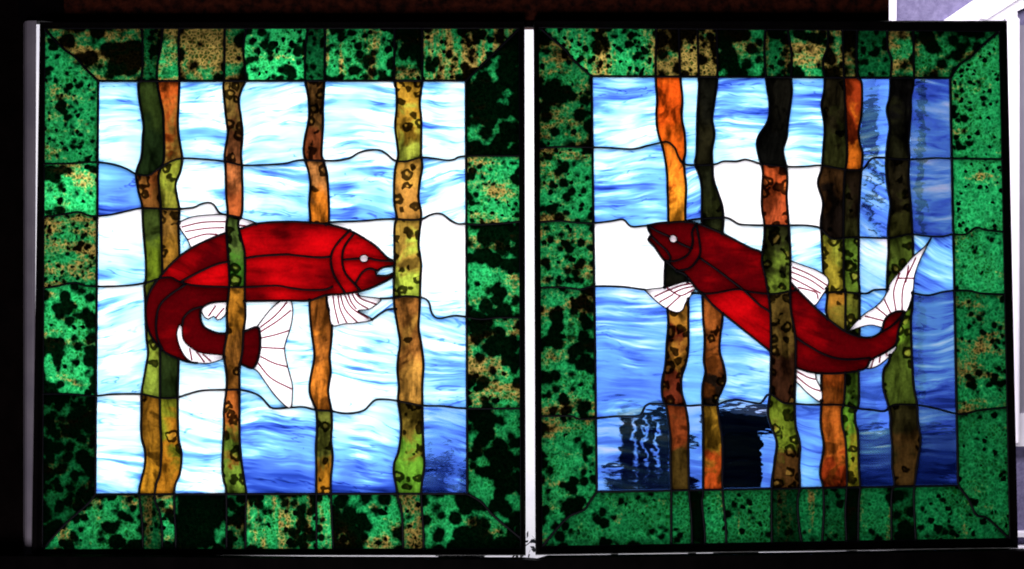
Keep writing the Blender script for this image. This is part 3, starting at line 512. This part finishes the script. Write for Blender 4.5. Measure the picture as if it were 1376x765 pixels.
# ---- water pieces: (x, y, blueness, fall, clearness, ripple, tilt)
WATER_SEEDS = [
 (155, 160, 0.360, 0, 0, 0, .05), (155, 262, 0.570, .1, 0, 0, .1), (155, 330, 0.280, .35, 0, 0, .0), (155, 450, 0.320, 0, 0, 0, -.2), (155, 600, 0.320, .3, 0, 0, .1), (270, 160, 0.340, 0, 0, 0, .0), (270, 245, 0.340, 0, 0, 0, .1), (262, 288, 0.020, 0, 0, 0, 0),
 (370, 160, 0.380, 0, 0, 0, -.25), (370, 255, 0.380, .1, 0, 0, .1), (480, 160, 0.340, 0, 0, 0, .1), (480, 260, 0.360, .3, 0, 0, .02), (595, 160, 0.320, -.1, 0, 0, .1), (595, 250, 0.340, 0, 0, 0, -.2), (490, 310, 0.040, 0, 0, 0, 0), (600, 345, 0.080, .25, 0, 0, .0),
 (350, 420, 0.080, 0, 0, 0, 0), (270, 505, 0.280, -.25, 0, 0, 0), (270, 600, 0.240, .4, 0, 0, .1), (400, 480, 0.320, 0, 0, 0, 0), (345, 515, 0.380, 0, 0, 0, .15), (385, 610, 0.620, .45, 0, 0, .05), (490, 480, 0.280, -.15, 0, 0, .1), (490, 610, 0.560, .6, 0, 0, .15), (505, 422, 0.370, 0, 0, 0, -.5), (520, 393, 0.220, 0, 0, 0, 0),
 (600, 480, 0.350, .1, .3, .5, .1), (600, 620, 0.620, .5, .75, .9, .1), (285, 437, 0.300, 0, 0, 0, 0), (245, 342, 0.380, 0, 0, 0, 0), (515, 364, 0.380, 0, 0, 0, 0),
 (840, 150, 0.440, -.25, 0, 0, -.15), (927, 150, 0.420, 0, 0, 0, 0), (990, 150, 0.500, -.2, 0, 0, -.1), (1083, 160, 0.420, -.3, 0, 0, 0), (1176, 160, 0.550, -.1, .84, .5, 0), (1253, 160, 0.550, -.1, .86, .45, 0),
 (840, 250, 0.500, .12, 0, 0, 0), (930, 250, 0.420, .3, 0, 0, -.1), (990, 260, -0.100, 0, 0, 0, 0), (1080, 265, -0.100, 0, 0, 0, 0), (1175, 260, 0.510, .3, .88, 1.6, .6), (1253, 265, 0.570, .2, .86, .5, 0),
 (830, 345, 0.050, .1, 0, 0, 0), (1000, 318, 0.200, .25, 0, 0, 0), (1083, 335, 0.380, .1, 0, 0, -.3), (1174, 350, 0.340, 0, .5, 2.2, .7), (1232, 322, 0.500, 0, .2, .5, .5), (1262, 350, 0.220, 0, .2, .8, 0),
 (850, 470, 0.560, .2, .6, 1.1, 0), (935, 460, 0.520, .1, .3, .7, 0), (935, 530, 0.700, 0, .2, .5, 0), (1005, 480, 0.460, -.1, .45, 1.4, .1), (1006, 415, 0.300, 0, .1, .5, 0), (1178, 405, 0.450, 0, .3, .8, .6), (1168, 445, 0.500, 0, .3, .8, .3), (1258, 470, 0.600, .2, .72, .6, 0), (1080, 530, 0.260, .2, 0, 0, 0), (1175, 520, 0.720, .2, .6, .8, 0), (1100, 505, 0.200, 0, 0, 0, 0),
 (850, 610, 0.520, .1, .985, .85, 0), (935, 600, 0.500, .5, .985, .6, 0), (1005, 600, 0.500, .3, .998, .5, 0), (1090, 600, 0.600, -.1, .5, 1.6, .2), (1175, 610, 0.800, .2, .8, .4, 0), (1260, 610, 0.760, .35, .82, .5, 0), (1102, 418, 0.550, 0, .1, .5, 0),
]
RED_SEEDS = [(400, 320, 0.52, 0), (370, 360, .86, 0), (280, 345, 0.42, .5), (275, 372, .72, 0), (260, 400, 0.25, 0), (370, 395, 0.22, 0), (300, 465, 0.19, 0), (205, 410, 0.37, 0), (225, 440, 0.22, 0), (340, 465, 0.17, 0), (453, 350, 0.32, 0), (480, 330, 0.37, 0), (475, 370, 0.22, 0),
             (905, 306, 0.30, 0), (910, 340, 0.18, 0), (884, 320, 0.38, 0), (1000, 355, 0.10, .6), (985, 400, 0.58, .5), (960, 385, 0.60, .5), (1010, 440, 0.48, .6), (1100, 450, 0.30, .3), (1100, 485, 0.30, 0), (1015, 400, 0.43, .5), (935, 340, 0.33, 0)]

# ------------------------------------------------------------------ panel builder
def quadgrid(poly): return poly
def build_panel(S, label, group):
    fr = S['frame']
    bx = sum(p[0] for p in fr) / 4; by = max(p[1] for p in fr)
    root = P(bx, by, 0)
    T = thing('stained_glass_panel', label, 'stained glass panel', root, group)
    # frame: mitred moulding with a raised outer lip
    bm = bmesh.new()
    fo = [P(*p) for p in fr]; fi = [P(*p) for p in S['outer']]
    prof = [(0.0, .012), (0.0, -.006), (.18, -.010), (.6, -.009), (.8, -.005), (1.0, -.003), (1.0, .012)]
    rings = []
    for (s, y) in prof:
        rings.append([bm.verts.new(Vector((a.lerp(b, s).x, y, a.lerp(b, s).z)) - root) for a, b in zip(fo, fi)])
    for k in range(len(rings)):
        A, B = rings[k], rings[(k + 1) % len(rings)]
        for i in range(4): bm.faces.new((A[i], A[(i + 1) % 4], B[(i + 1) % 4], B[i]))
    fix(bm)
    link('frame', bm, M_FRAME, T)

    inner = S['inner']; outer = S['outer']
    for i, s in enumerate(S['stems']):
        if s['l'] is None: s['l'] = S['stems'][i - 1]['r']; s['shared'] = True
        s['ls'] = smooth(s['l'], 3); s['rs'] = smooth(s['r'], 3)
        s['poly'] = [tuple(p) for p in s['ls']] + [tuple(p) for p in reversed(s['rs'])]
    body = loop_smooth(S['body']); bodyt = [tuple(p) for p in body]
    for f in S['fins']:
        f['c'] = loop_smooth(f['p']); f['t'] = [tuple(p) for p in f['c']]
    fronts = [s for s in S['stems'] if s['front']]
    infront = lambda x, y: any(inside(s['poly'], x, y) for s in fronts)
    inbody = lambda x, y: inside(bodyt, x, y)
    fin_at = lambda x, y: next((f for f in S['fins'] if inside(f['t'], x, y)), None)
    inrect = lambda x, y: inside(inner, x, y)
    infish = lambda x, y: inbody(x, y) or fin_at(x, y) is not None
    over_fin = lambda x, y: any(f['over'] and inside(f['t'], x, y) for f in S['fins'])
    lines = []      # (pts, keep(x, y), radius, owner)
    yes = lambda x, y: True
    def cl(ps): return [Vector(p) for p in ps] + [Vector(ps[0])]
    def straight(ps):
        o = []
        for a, b in zip(ps, ps[1:]): o += smooth([a, b], 4)[:-1]
        return o + [ps[-1]]
    lines.append((straight(cl(outer)), yes, 1.4, 'came'))
    lines.append((straight(cl(inner)), yes, 2.0, 'came'))
    for m in S['mitres']: lines.append((smooth(m), lambda x, y: not inrect(x, y) and inside(outer, x, y), 2.1, 'came'))
    for i, r in enumerate(S['rows']):
        if i in S['rows_over_fish']:
            kp = lambda x, y: inside(outer, x, y) and (infront(x, y) or not (fin_at(x, y) and not inbody(x, y)))
        else: kp = lambda x, y: inside(outer, x, y) and (infront(x, y) or not infish(x, y))
        lines.append((smooth(r), kp, 1.75, 'came'))
    for k, s in enumerate(S['stems']):
        kp = (lambda x, y: inside(outer, x, y)) if s['front'] else (lambda x, y: inside(outer, x, y) and not infish(x, y))
        if not s.get('shared'): lines.append((s['ls'], kp, 1.95, ('stem', k)))
        lines.append((s['rs'], kp, 1.95, ('stem', k)))
    lines.append((body, lambda x, y: not infront(x, y) and not over_fin(x, y), 1.9, 'fish'))
    for c in S['creases']:
        lines.append((smooth(c), lambda x, y: not infront(x, y) and inbody(x, y) and not over_fin(x, y), 1.9, 'fish'))
    for f in S['fins']:
        if f['over']: kp = lambda x, y: not infront(x, y)
        else: kp = lambda x, y: not infront(x, y) and not inbody(x, y)
        lines.append((f['c'], kp, 1.0, 'fish'))
    ex, ey, ea, eb, er = S['eye']
    eye = [Vector((ex + ea * math.cos(a) * math.cos(er) - eb * math.sin(a) * math.sin(er), ey + ea * math.cos(a) * math.sin(er) + eb * math.sin(a) * math.cos(er))) for a in [2 * math.pi * i / 20 for i in range(21)]]
    eyet = [tuple(p) for p in eye]
    lines.append((eye, yes, .8, 'fish'))

    # constrained triangulation of the whole drawing
    V = []; E = []; src = []
    for li, (pts, kp, r, ow) in enumerate(lines):
        b0 = len(V)
        V += [Vector((p[0], p[1])) for p in pts]
        for i in range(len(pts) - 1): E.append((b0 + i, b0 + i + 1)); src.append(li)
    ov, oe, of, _, oeo, _ = delaunay_2d_cdt(V, E, [], 0, .05)
    wall = set()
    for (a, b), orig in zip(oe, oeo):
        mx, my = (ov[a] + ov[b]) / 2
        if any(o < len(src) and lines[src[o]][1](mx, my) for o in orig): wall.add((min(a, b), max(a, b)))
    fo_ = []
    for f in of:
        c = (ov[f[0]] + ov[f[1]] + ov[f[2]]) / 3
        if inside(outer, c.x, c.y): fo_.append(tuple(f))
    e2f = {}
    for i, f in enumerate(fo_):
        for k in range(3):
            a, b = f[k], f[(k + 1) % 3]; e2f.setdefault((min(a, b), max(a, b)), []).append(i)
    par = list(range(len(fo_)))
    def find(i):
        while par[i] != i: par[i] = par[par[i]]; i = par[i]
        return i
    for e, fs in e2f.items():
        if len(fs) == 2 and e not in wall: par[find(fs[0])] = find(fs[1])
    ar = lambda f: abs((ov[f[1]] - ov[f[0]]).cross(ov[f[2]] - ov[f[0]])) / 2
    for lim in (12, 45):
        area_ = {}
        for i, f in enumerate(fo_): area_[find(i)] = area_.get(find(i), 0) + ar(f)
        shared = {}
        for e, fs in e2f.items():
            if len(fs) == 2:
                a, b = find(fs[0]), find(fs[1])
                if a != b:
                    L = (ov[e[0]] - ov[e[1]]).length
                    shared.setdefault(a, {}); shared[a][b] = shared[a].get(b, 0) + L
                    shared.setdefault(b, {}); shared[b][a] = shared[b].get(a, 0) + L
        for r_, A in sorted(area_.items(), key=lambda q: q[1]):
            if A < lim and r_ in shared and find(r_) == r_:
                nb = max(shared[r_].items(), key=lambda q: q[1])[0]
                if find(nb) != r_: par[r_] = find(nb)
    regs = {}
    for i, f in enumerate(fo_): regs.setdefault(find(i), []).append(f)

    def classify(fs):
        votes = {}
        for f in fs:
            c = (ov[f[0]] + ov[f[1]] + ov[f[2]]) / 3; x, y = c; A = ar(f)
            if not inrect(x, y): k = ('border',)
            elif infront(x, y): k = ('stem', next(i for i, s in enumerate(S['stems']) if s['front'] and inside(s['poly'], x, y)))
            elif inside(eyet, x, y): k = ('eye',)
            elif over_fin(x, y): k = ('fin', fin_at(x, y)['name'])
            elif inbody(x, y): k = ('body',)
            elif fin_at(x, y): k = ('fin', fin_at(x, y)['name'])
            else:
                si = [i for i, s in enumerate(S['stems']) if inside(s['poly'], x, y)]
                k = ('stem', si[0]) if si else ('water',)
            votes[k] = votes.get(k, 0) + A
        return max(votes.items(), key=lambda q: q[1])[0]
    def seed_for(fs, seeds):
        for s in seeds:
            p = Vector((s[0], s[1]))
            for f in fs:
                a, b, c = (ov[i] for i in f)
                d1 = (b - a).cross(p - a); d2 = (c - b).cross(p - b); d3 = (a - c).cross(p - c)
                if (d1 >= 0 and d2 >= 0 and d3 >= 0) or (d1 <= 0 and d2 <= 0 and d3 <= 0): return s
        return None
    def piece(fss, name, mat, parent, **props):
        bm = bmesh.new(); vf = {}; vb = {}
        def gv(d, i, y):
            if i not in d: d[i] = bm.verts.new(P(ov[i].x, ov[i].y, y) - root)
            return d[i]
        cnt = {}
        for f in fss:
            c0 = (ov[f[1]] - ov[f[0]]).cross(ov[f[2]] - ov[f[0]])
            g = f if c0 < 0 else (f[0], f[2], f[1])      # px y runs down
            bm.faces.new([gv(vf, i, 0.0) for i in g]).material_index = 0
            bm.faces.new([gv(vb, i, .003) for i in reversed(g)]).material_index = 1
            for k in range(3):
                a, b = g[k], g[(k + 1) % 3]
                cnt.setdefault((min(a, b), max(a, b)), []).append((a, b))
        for e, l in cnt.items():
            if len(l) == 1:
                a, b = l[0]
                bm.faces.new((vf[b], vf[a], vb[a], vb[b])).material_index = 1
        return link(name, bm, [mat, M_BACK], parent, seed=round(random.uniform(0, 40), 3), **props)

    # leads: one for the rows and borders, one per reed, one for the fish
    leads = {}
    for (pts, kp, r, ow) in lines:
        bm = leads.setdefault(ow, bmesh.new())
        run = []
        for a, b in zip(pts, pts[1:]):
            m = (a + b) / 2
            if kp(m.x, m.y):
                if not run: run = [a]
                run.append(b)
            else:
                if run: bead(bm, run, r, root)
                run = []
        if run: bead(bm, run, r, root)
    # solder beads where leads meet
    deg = {}
    for a, b in wall:
        d = (ov[b] - ov[a])
        if d.length < 1e-6: continue
        deg.setdefault(a, []).append(d.normalized()); deg.setdefault(b, []).append(-d.normalized())
    done = []
    for v, ds in deg.items():
        q = ov[v]
        if len(ds) < 3 or any((q - k).length < 5 for k in done): continue
        if fin_at(q.x, q.y) or (inbody(q.x, q.y) and not infront(q.x, q.y)): continue
        done.append(q)
        M = Matrix.Translation(P(q.x, q.y, .0012) - root) @ Matrix.Diagonal((1, 1.35, 1, 1))
        bmesh.ops.create_icosphere(leads['came'], subdivisions=2, radius=random.uniform(.0024, .0032), matrix=M)
    for ow, bm in leads.items(): fix(bm)
    for bm in leads.values():
        for f in bm.faces: f.smooth = True
    link('lead_came', leads['came'], M_LEAD, T)
    stem_o = {}
    for k, s in enumerate(S['stems']):
        o = link('reed', leads[('stem', k)], M_LEAD, T); stem_o[k] = o
    fish = link('fish', leads['fish'], M_LEAD, T)
    finf = {}
    merged = {}
    npc = 0
    for r_, fs in regs.items():
        k = classify(fs)
        A = sum(ar(f) for f in fs)
        if k[0] == 'fin': finf.setdefault(k[1], []).extend(fs); continue
        npc += 1
        if k[0] == 'border':
            s = seed_for(fs, BORDER_SEEDS) or (0, 0, .6, .4, .4, .9, .3, 0)
            if s[0] == 0:
                c = sum(((ov[f[0]] + ov[f[1]] + ov[f[2]]) / 3 for f in fs), Vector((0, 0))) / len(fs); print('border default', c, A)
            cov = min(max(s[3], .02), .95)
            thr = .46 + .22 * (math.log(cov / (1 - cov)) / 1.7)
            piece(fs, 'border_glass', M_BORDER, T, brightness=float(s[2]) ** 1.5 * .95, blotch=float(thr), tan_share=float(s[4]), grain=float(s[5]), spots=float(s[6]), streak=float(s[7]))
        elif k[0] == 'stem':
            s = seed_for(fs, STEM_SEEDS)
            if s is None:
                c = sum(((ov[f[0]] + ov[f[1]] + ov[f[2]]) / 3 for f in fs), Vector((0, 0))) / len(fs); print('stem default', c, A)
                s = (0, 0, (70, 70, 25), (70, 70, 25), .3)
            piece(fs, 'reed_glass', M_STEM, stem_o[k[1]], tone_top=[c * .95 for c in srgb(*s[2])], tone_low=[c * .95 for c in srgb(*s[3])], rings=float(s[4]))
        elif k[0] == 'eye': piece(fs, 'eye', M_EYE, fish)
        elif k[0] == 'body':
            s = seed_for(fs, RED_SEEDS) or (0, 0, .38, 0)
            cx = sum((ov[f[0]].x * ar(f) for f in fs)) / A
            head = (cx > 446) if S is LEFT else (cx < 941 and sum((ov[f[0]].y * ar(f) for f in fs)) / A < 364)
            piece(fs, 'head_glass' if head else 'body_glass', M_RED, fish, glow=float(s[2]), tilt=float(s[3]))
        else:
            s = seed_for(fs, WATER_SEEDS)
            if s is None:
                c = sum(((ov[f[0]] + ov[f[1]] + ov[f[2]]) / 3 for f in fs), Vector((0, 0))) / len(fs); print('water default', c, A)
                s = (0, 0, .35, 0, 0, 0, 0)
            piece(fs, 'water_glass', M_CLEAR if s[4] > 0 else M_WATER, T, blueness=float(s[2]), fall=float(s[3]), clearness=float(s[4]), ripple=float(s[5]), tilt=float(s[6]))
    for f in S['fins']:
        fs = finf.get(f['name'])
        if not fs: print('no fin', f['name']); continue
        o = piece(fs, f['name'], M_WHITE, fish)
        # fin rays: thin strips, light fringe painted maroon, fused behind the face of the white glass
        bm = bmesh.new(); bm.from_mesh(o.data)
        for ray in f['rays']:
            q = [p for p in smooth(ray, 3) if not infront(p.x, p.y) and inside(f['t'], p.x, p.y)]
            for a, b in zip(q, q[1:]):
                if (b - a).length > 5: continue
                tn = (b - a).normalized(); nr = Vector((-tn.y, tn.x)) * 1.15
                fc = bm.faces.new([bm.verts.new(P(v.x, v.y, .0002) - root) for v in (a - nr, b - nr, b + nr, a + nr)])
                fc.material_index = 2
        bm.to_mesh(o.data); bm.free(); o.data.materials.append(M_RAY)
    print('pieces', npc)
    return T

build_panel(LEFT, 'stained glass panel with a curled red fish facing right, next to the grey jamb', 'stained glass panels standing in the window')
build_panel(RIGHT, 'stained glass panel with a red fish facing upper left, next to the lilac house', 'stained glass panels standing in the window')

# ------------------------------------------------------------------ window surround and room
W = thing('window_frame', 'dark window surround with a pale left jamb, a red brown header and a black sill', 'window frame', P(688, 752, .03))
wo = Vector(W.location)
def poly_part(name, pts, y0, y1, mat, parent, off, bev=0.0):
    bm = bmesh.new(); add_prism(bm, pts, y0, y1, off); fix(bm)
    if bev: bmesh.ops.bevel(bm, geom=bm.edges[:], offset=bev, segments=2, affect='EDGES')
    return link(name, bm, mat, parent)
# jamb: splayed face with a bead at the outer side
def jamb_bm():
    bm = bmesh.new()
    cols = [(25, .021, 0), (30, .010, 0), (34, .0068, 0), (38, .0056, 0), (42, .0050, 0), (47, .0056, .7), (38, .022, .7), (24, .022, 0)]
    top, bot = [], []
    for (x, y, lean) in cols:
        top.append(bm.verts.new(P(x, 27, y) - wo)); bot.append(bm.verts.new(P(x - 4 * lean - 0, 770, y) - wo))
    n = len(cols)
    for i in range(n): bm.faces.new((top[i], top[(i + 1) % n], bot[(i + 1) % n], bot[i]))
    bm.faces.new(top); bm.faces.new(list(reversed(bot))); fix(bm); return bm
link('jamb', jamb_bm(), M_JAMB, W)
poly_part('header', [P(80, 33), P(80, -200), P(1199, -200), P(1199, 33)], .016, .04, M_HEADER, W, wo, .001)
poly_part('sill', [P(-100, 741), P(250, 743.4), P(420, 745.4), P(703, 746.6), P(722, 748), P(735, 744), P(790, 743.4), P(1054, 740), P(1320, 735), P(1500, 735.5), P(1500, 900), P(-100, 900)], -.03, -.012, M_FRAME, W, wo)
poly_part('glare_mask', [P(83, 27.5), P(1199, 27), P(1199, 34), P(83, 34.5)], .0125, .0158, M_FRAME, W, wo)  # added black strip, hides the lit header edge above the slit
# the dark room wall round the opening
bm = bmesh.new()
for a, b in (((-900, -700), (27, 1500)), ((27, 810), (2300, 1500)), ((-900, -700), (2300, -199))):
    add_prism(bm, [P(a[0], a[1]), P(b[0], a[1]), P(b[0], b[1]), P(a[0], b[1])], .0235, .03)
fix(bm)
o = link('wall', bm, M_DARKWALL); o['kind'] = 'structure'
poly_part('header_corner', [P(20, 25.5), P(20, -200), P(80.5, -200), P(80.5, 30), P(66, 27), P(52, 25.8)], .014, .04, M_FRAME, W, wo)

# ------------------------------------------------------------------ outside
M_STUCCO = mat_solid('lilac_stucco', (.12, .105, .2), (.18, .16, .28), 60, .95, .1, 1.0, 150)
M_TRIM = mat_solid('white_house_trim', (.72, .68, .78), (.82, .78, .86), 8, .5, .3)
M_PALE = mat_solid('pale_rendered_wall', (.74, .74, .8), (.84, .83, .86), 6, .9, .1, .3, 90)
M_PANE = mat_solid('house_window_glass', (.22, .2, .26), (.3, .28, .34), 3, .08, .5)
M_DKBLUE = mat_solid('dark_blue_paint', (.0006, .001, .006), (.0012, .002, .01), 12, .7, .02)
M_BLACK = mat_solid('black_metal', (.001, .001, .004), (.002, .002, .006), 30, .6, .02)
M_TWIG = mat_solid('dark_twig', (.006, .007, .012), (.015, .018, .02), 60, .8, .1)

def boxpart(name, x0, y0, x1, y1, d0, d1, mat, parent, off, ior=1.0, bev=0.0):
    bm = bmesh.new()
    add_prism(bm, [far(x0, y0, d0, ior), far(x1, y0, d0, ior), far(x1, y1, d0, ior), far(x0, y1, d0, ior)], d0, d1, off); fix(bm)
    if bev: bmesh.ops.bevel(bm, geom=bm.edges[:], offset=bev, segments=2, affect='EDGES')
    return link(name, bm, mat, parent)
YH = 1.5
hb = far(1290, 1000, YH); H = thing('house', 'lilac stuccoed house with white trim and a window, seen right of the panels', 'house', hb)
boxpart('wall', 1203, -400, 1700, 1300, YH, YH + .2, M_STUCCO, H, hb)
boxpart('corner_board', 1197.5, -400, 1204.5, 1300, YH - .01, YH + .2, M_TRIM, H, hb)
k = [(1268, 28), (1312, -2), (1330, -14), (1500, -120), (1500, -60), (1400, 0), (1352, 22), (1340, 40), (1268, 40)]
bm = bmesh.new(); add_prism(bm, [far(a, b, YH - .03) for a, b in k], YH - .03, YH + .002, hb); fix(bm); link('sloping_trim', bm, M_TRIM, H)
bm = bmesh.new(); add_prism(bm, [far(a, b, YH - .045) for a, b in [(1318, 24), (1500, -92), (1500, -84), (1326, 26)]], YH - .045, YH - .028, hb); fix(bm); link('trim_bead', bm, M_TRIM, H)
f = boxpart('window', 1352, 14, 1368, 600, YH - .035, YH + .003, M_TRIM, H, hb, 1.0, .003)
boxpart('casing_bead', 1366, 24, 1370.5, 596, YH - .05, YH - .03, M_TRIM, f, Vector((0, 0, 0)) + hb, 1.0, .002)
boxpart('sash', 1370.5, 34, 1372.5, 556, YH - .03, YH + .004, M_PANE, f, hb)
boxpart('pane', 1372.5, 34, 1500, 556, YH - .02, YH + .004, M_PANE, f, hb)
boxpart('rail', 1366, 556, 1500, 600, YH - .034, YH + .003, M_TRIM, f, hb)
boxpart('water_table', 1340, 716, 1500, 722, YH - .03, YH + .003, M_TRIM, H, hb)
boxpart('footing', 1340, 735, 1500, 760, YH - .034, YH + .003, M_TRIM, H, hb)

# pale garden wall behind the rest
bm = bmesh.new()
a = far(-400, -400, 1.9); b = far(1290, 1150, 1.9)
add_prism(bm, [Vector((a.x, 0, a.z)), Vector((b.x, 0, a.z)), Vector((b.x, 0, b.z)), Vector((a.x, 0, b.z))], 1.9, 2.05, Vector((0, 0, b.z)))
fix(bm); o = link('garden_wall', bm, M_PALE); o.location = (0, 0, b.z)
o['label'] = 'pale rendered garden wall glowing in the slit between the two panels'; o['category'] = 'wall'

I = 1.06
# drain pipe on the house corner
def tube(bm, a, b, r0, r1=None, n=10):
    r1 = r1 or r0; a = Vector(a); b = Vector(b); d = (b - a).normalized()
    u = d.orthogonal().normalized(); v = d.cross(u)
    R0 = [bm.verts.new(a + (u * math.cos(t_) + v * math.sin(t_)) * r0) for t_ in [2 * math.pi * i / n for i in range(n)]]
    R1 = [bm.verts.new(b + (u * math.cos(t_) + v * math.sin(t_)) * r1) for t_ in [2 * math.pi * i / n for i in range(n)]]
    for i in range(n): bm.faces.new((R0[i], R0[(i + 1) % n], R1[(i + 1) % n], R1[i]))
    bm.faces.new(list(reversed(R0))); bm.faces.new(R1)
pb = far(1236, 540, 1.35, I)
T = thing('drain_pipe', 'thin dark drain pipe seen through the clear right column of the right panel', 'drain pipe', pb)
bm = bmesh.new(); tp = far(1236, 112, 1.35, I); tube(bm, (0, 0, 0), tp - pb, .0085); fix(bm); link('pipe', bm, M_DKBLUE, T)
for yy in (115, 300, 470):
    bm = bmesh.new(); c = far(1236, yy, 1.35, I) - pb; tube(bm, c - Vector((0, 0, .007)), c + Vector((0, 0, .007)), .0125); fix(bm); link('pipe_bracket', bm, M_DKBLUE, T)
# lantern on the house, behind the reed-edged column
pb = far(1172, 208, 1.0, I)
T = thing('wall_lantern', 'small dark lantern blurred behind rippled glass high in the right panel', 'lantern', pb)
boxpart('body', 1164, 148, 1180, 205, 1.0, 1.06, M_DKBLUE, T, pb, I, .004)
boxpart('dark_arm', 1171, 206, 1179, 312, 1.01, 1.03, M_DKBLUE, T, pb, I, .002)  # added arm, so the rippled pane below has something dark to bend
boxpart('cap', 1161, 138, 1182, 145, .99, 1.07, M_DKBLUE, T, pb, I, .002)
boxpart('finial', 1169, 124, 1176, 137, 1.0, 1.04, M_DKBLUE, T, pb, I, .002)
# slatted chair
YC = .62
pb = far(866, 760, YC, I)
T = thing('slatted_chair', 'dark slatted chair seen through the rippled lower left of the right panel', 'chair', pb)
boxpart('top_rail', 832, 548, 903, 566, YC, YC + .03, M_DKBLUE, T, pb, I, .003)
for i, (x0, x1) in enumerate([(835, 851), (855, 866), (870, 882), (887, 901)]):
    boxpart('slat', x0, 567, x1, 650, YC + .004, YC + .02, M_DKBLUE, T, pb, I, .002)
boxpart('seat', 822, 650, 940, 668, YC - .02, YC + .22, M_DKBLUE, T, pb, I, .004)
for x0, d0 in ((824, YC), (930, YC), (824, YC + .19), (930, YC + .19)):
    boxpart('leg', x0, 669, x0 + 9, 780, d0, d0 + .02, M_DKBLUE, T, pb, I, .002)
boxpart('armrest', 903, 592, 940, 600, YC - .01, YC + .1, M_DKBLUE, T, pb, I, .002)
# dark planter
YP = .55
pb = far(998, 760, YP, I)
T = thing('planter', 'black square planter with a wide rim, seen through the glass between two reeds', 'planter', pb)
boxpart('rim', 960, 556, 1052, 583, YP - .02, YP + .16, M_BLACK, T, pb, I, .004)
boxpart('box', 969, 583, 1024, 760, YP, YP + .14, M_BLACK, T, pb, I, .003)
# low dark garden bench / ledge on the right
YB = .9
pb = far(1230, 760, YB, I)
T = thing('garden_bench', 'dark blue garden bench across the bottom right corner of the right panel', 'bench', pb)
boxpart('backrest', 1150, 576, 1300, 640, YB, YB + .03, M_DKBLUE, T, pb, I, .004)
boxpart('seat', 1146, 655, 1304, 672, YB - .25, YB + .04, M_DKBLUE, T, pb, I, .004)
for x0 in (1150, 1290): boxpart('leg', x0, 672, x0 + 10, 790, YB - .03, YB, M_DKBLUE, T, pb, I, .002)

# shrub behind the gap
rs = random.Random(4)
pb = far(655, 800, .6)
T = thing('shrub', 'dark twiggy shrub behind the slit at the foot of the two panels', 'shrub', pb)
bw = bmesh.new(); bl = bmesh.new()
def leaf(bm, c, s):
    d = Vector((rs.uniform(-1, 1), rs.uniform(-1, 1), rs.uniform(-.6, 1))).normalized(); u = d.orthogonal().normalized()
    u = (Matrix.Rotation(rs.uniform(0, 6.3), 3, d) @ u) * s * .35
    vs = [bm.verts.new(c), bm.verts.new(c + d * s * .5 + u), bm.verts.new(c + d * s), bm.verts.new(c + d * s * .5 - u)]
    bm.faces.new(vs)
for i in range(60):
    x = rs.uniform(-.19, -.06) if i else .06; p = Vector((x * .3, rs.uniform(-.04, .04), 0)); hgt = rs.uniform(.12, .27)
    d = Vector((x * 1.4, rs.uniform(-.3, .3), 1)).normalized(); seg = 6
    for k in range(seg):
        q = p + d * hgt / seg
        tube(bw, p, q, .0022 * (1 - k / seg) + .0006, .0022 * (1 - (k + 1) / seg) + .0005, 5)
        for _ in range(9): leaf(bl, q + Vector((rs.gauss(0, .006), rs.gauss(0, .006), rs.gauss(0, .006))), rs.uniform(.008, .018))
        p = q; d = (d + Vector((rs.uniform(-.3, .3), rs.uniform(-.2, .2), 0))).normalized()
link('stems', bw, M_TWIG, T); link('leaves', bl, M_TWIG, T)
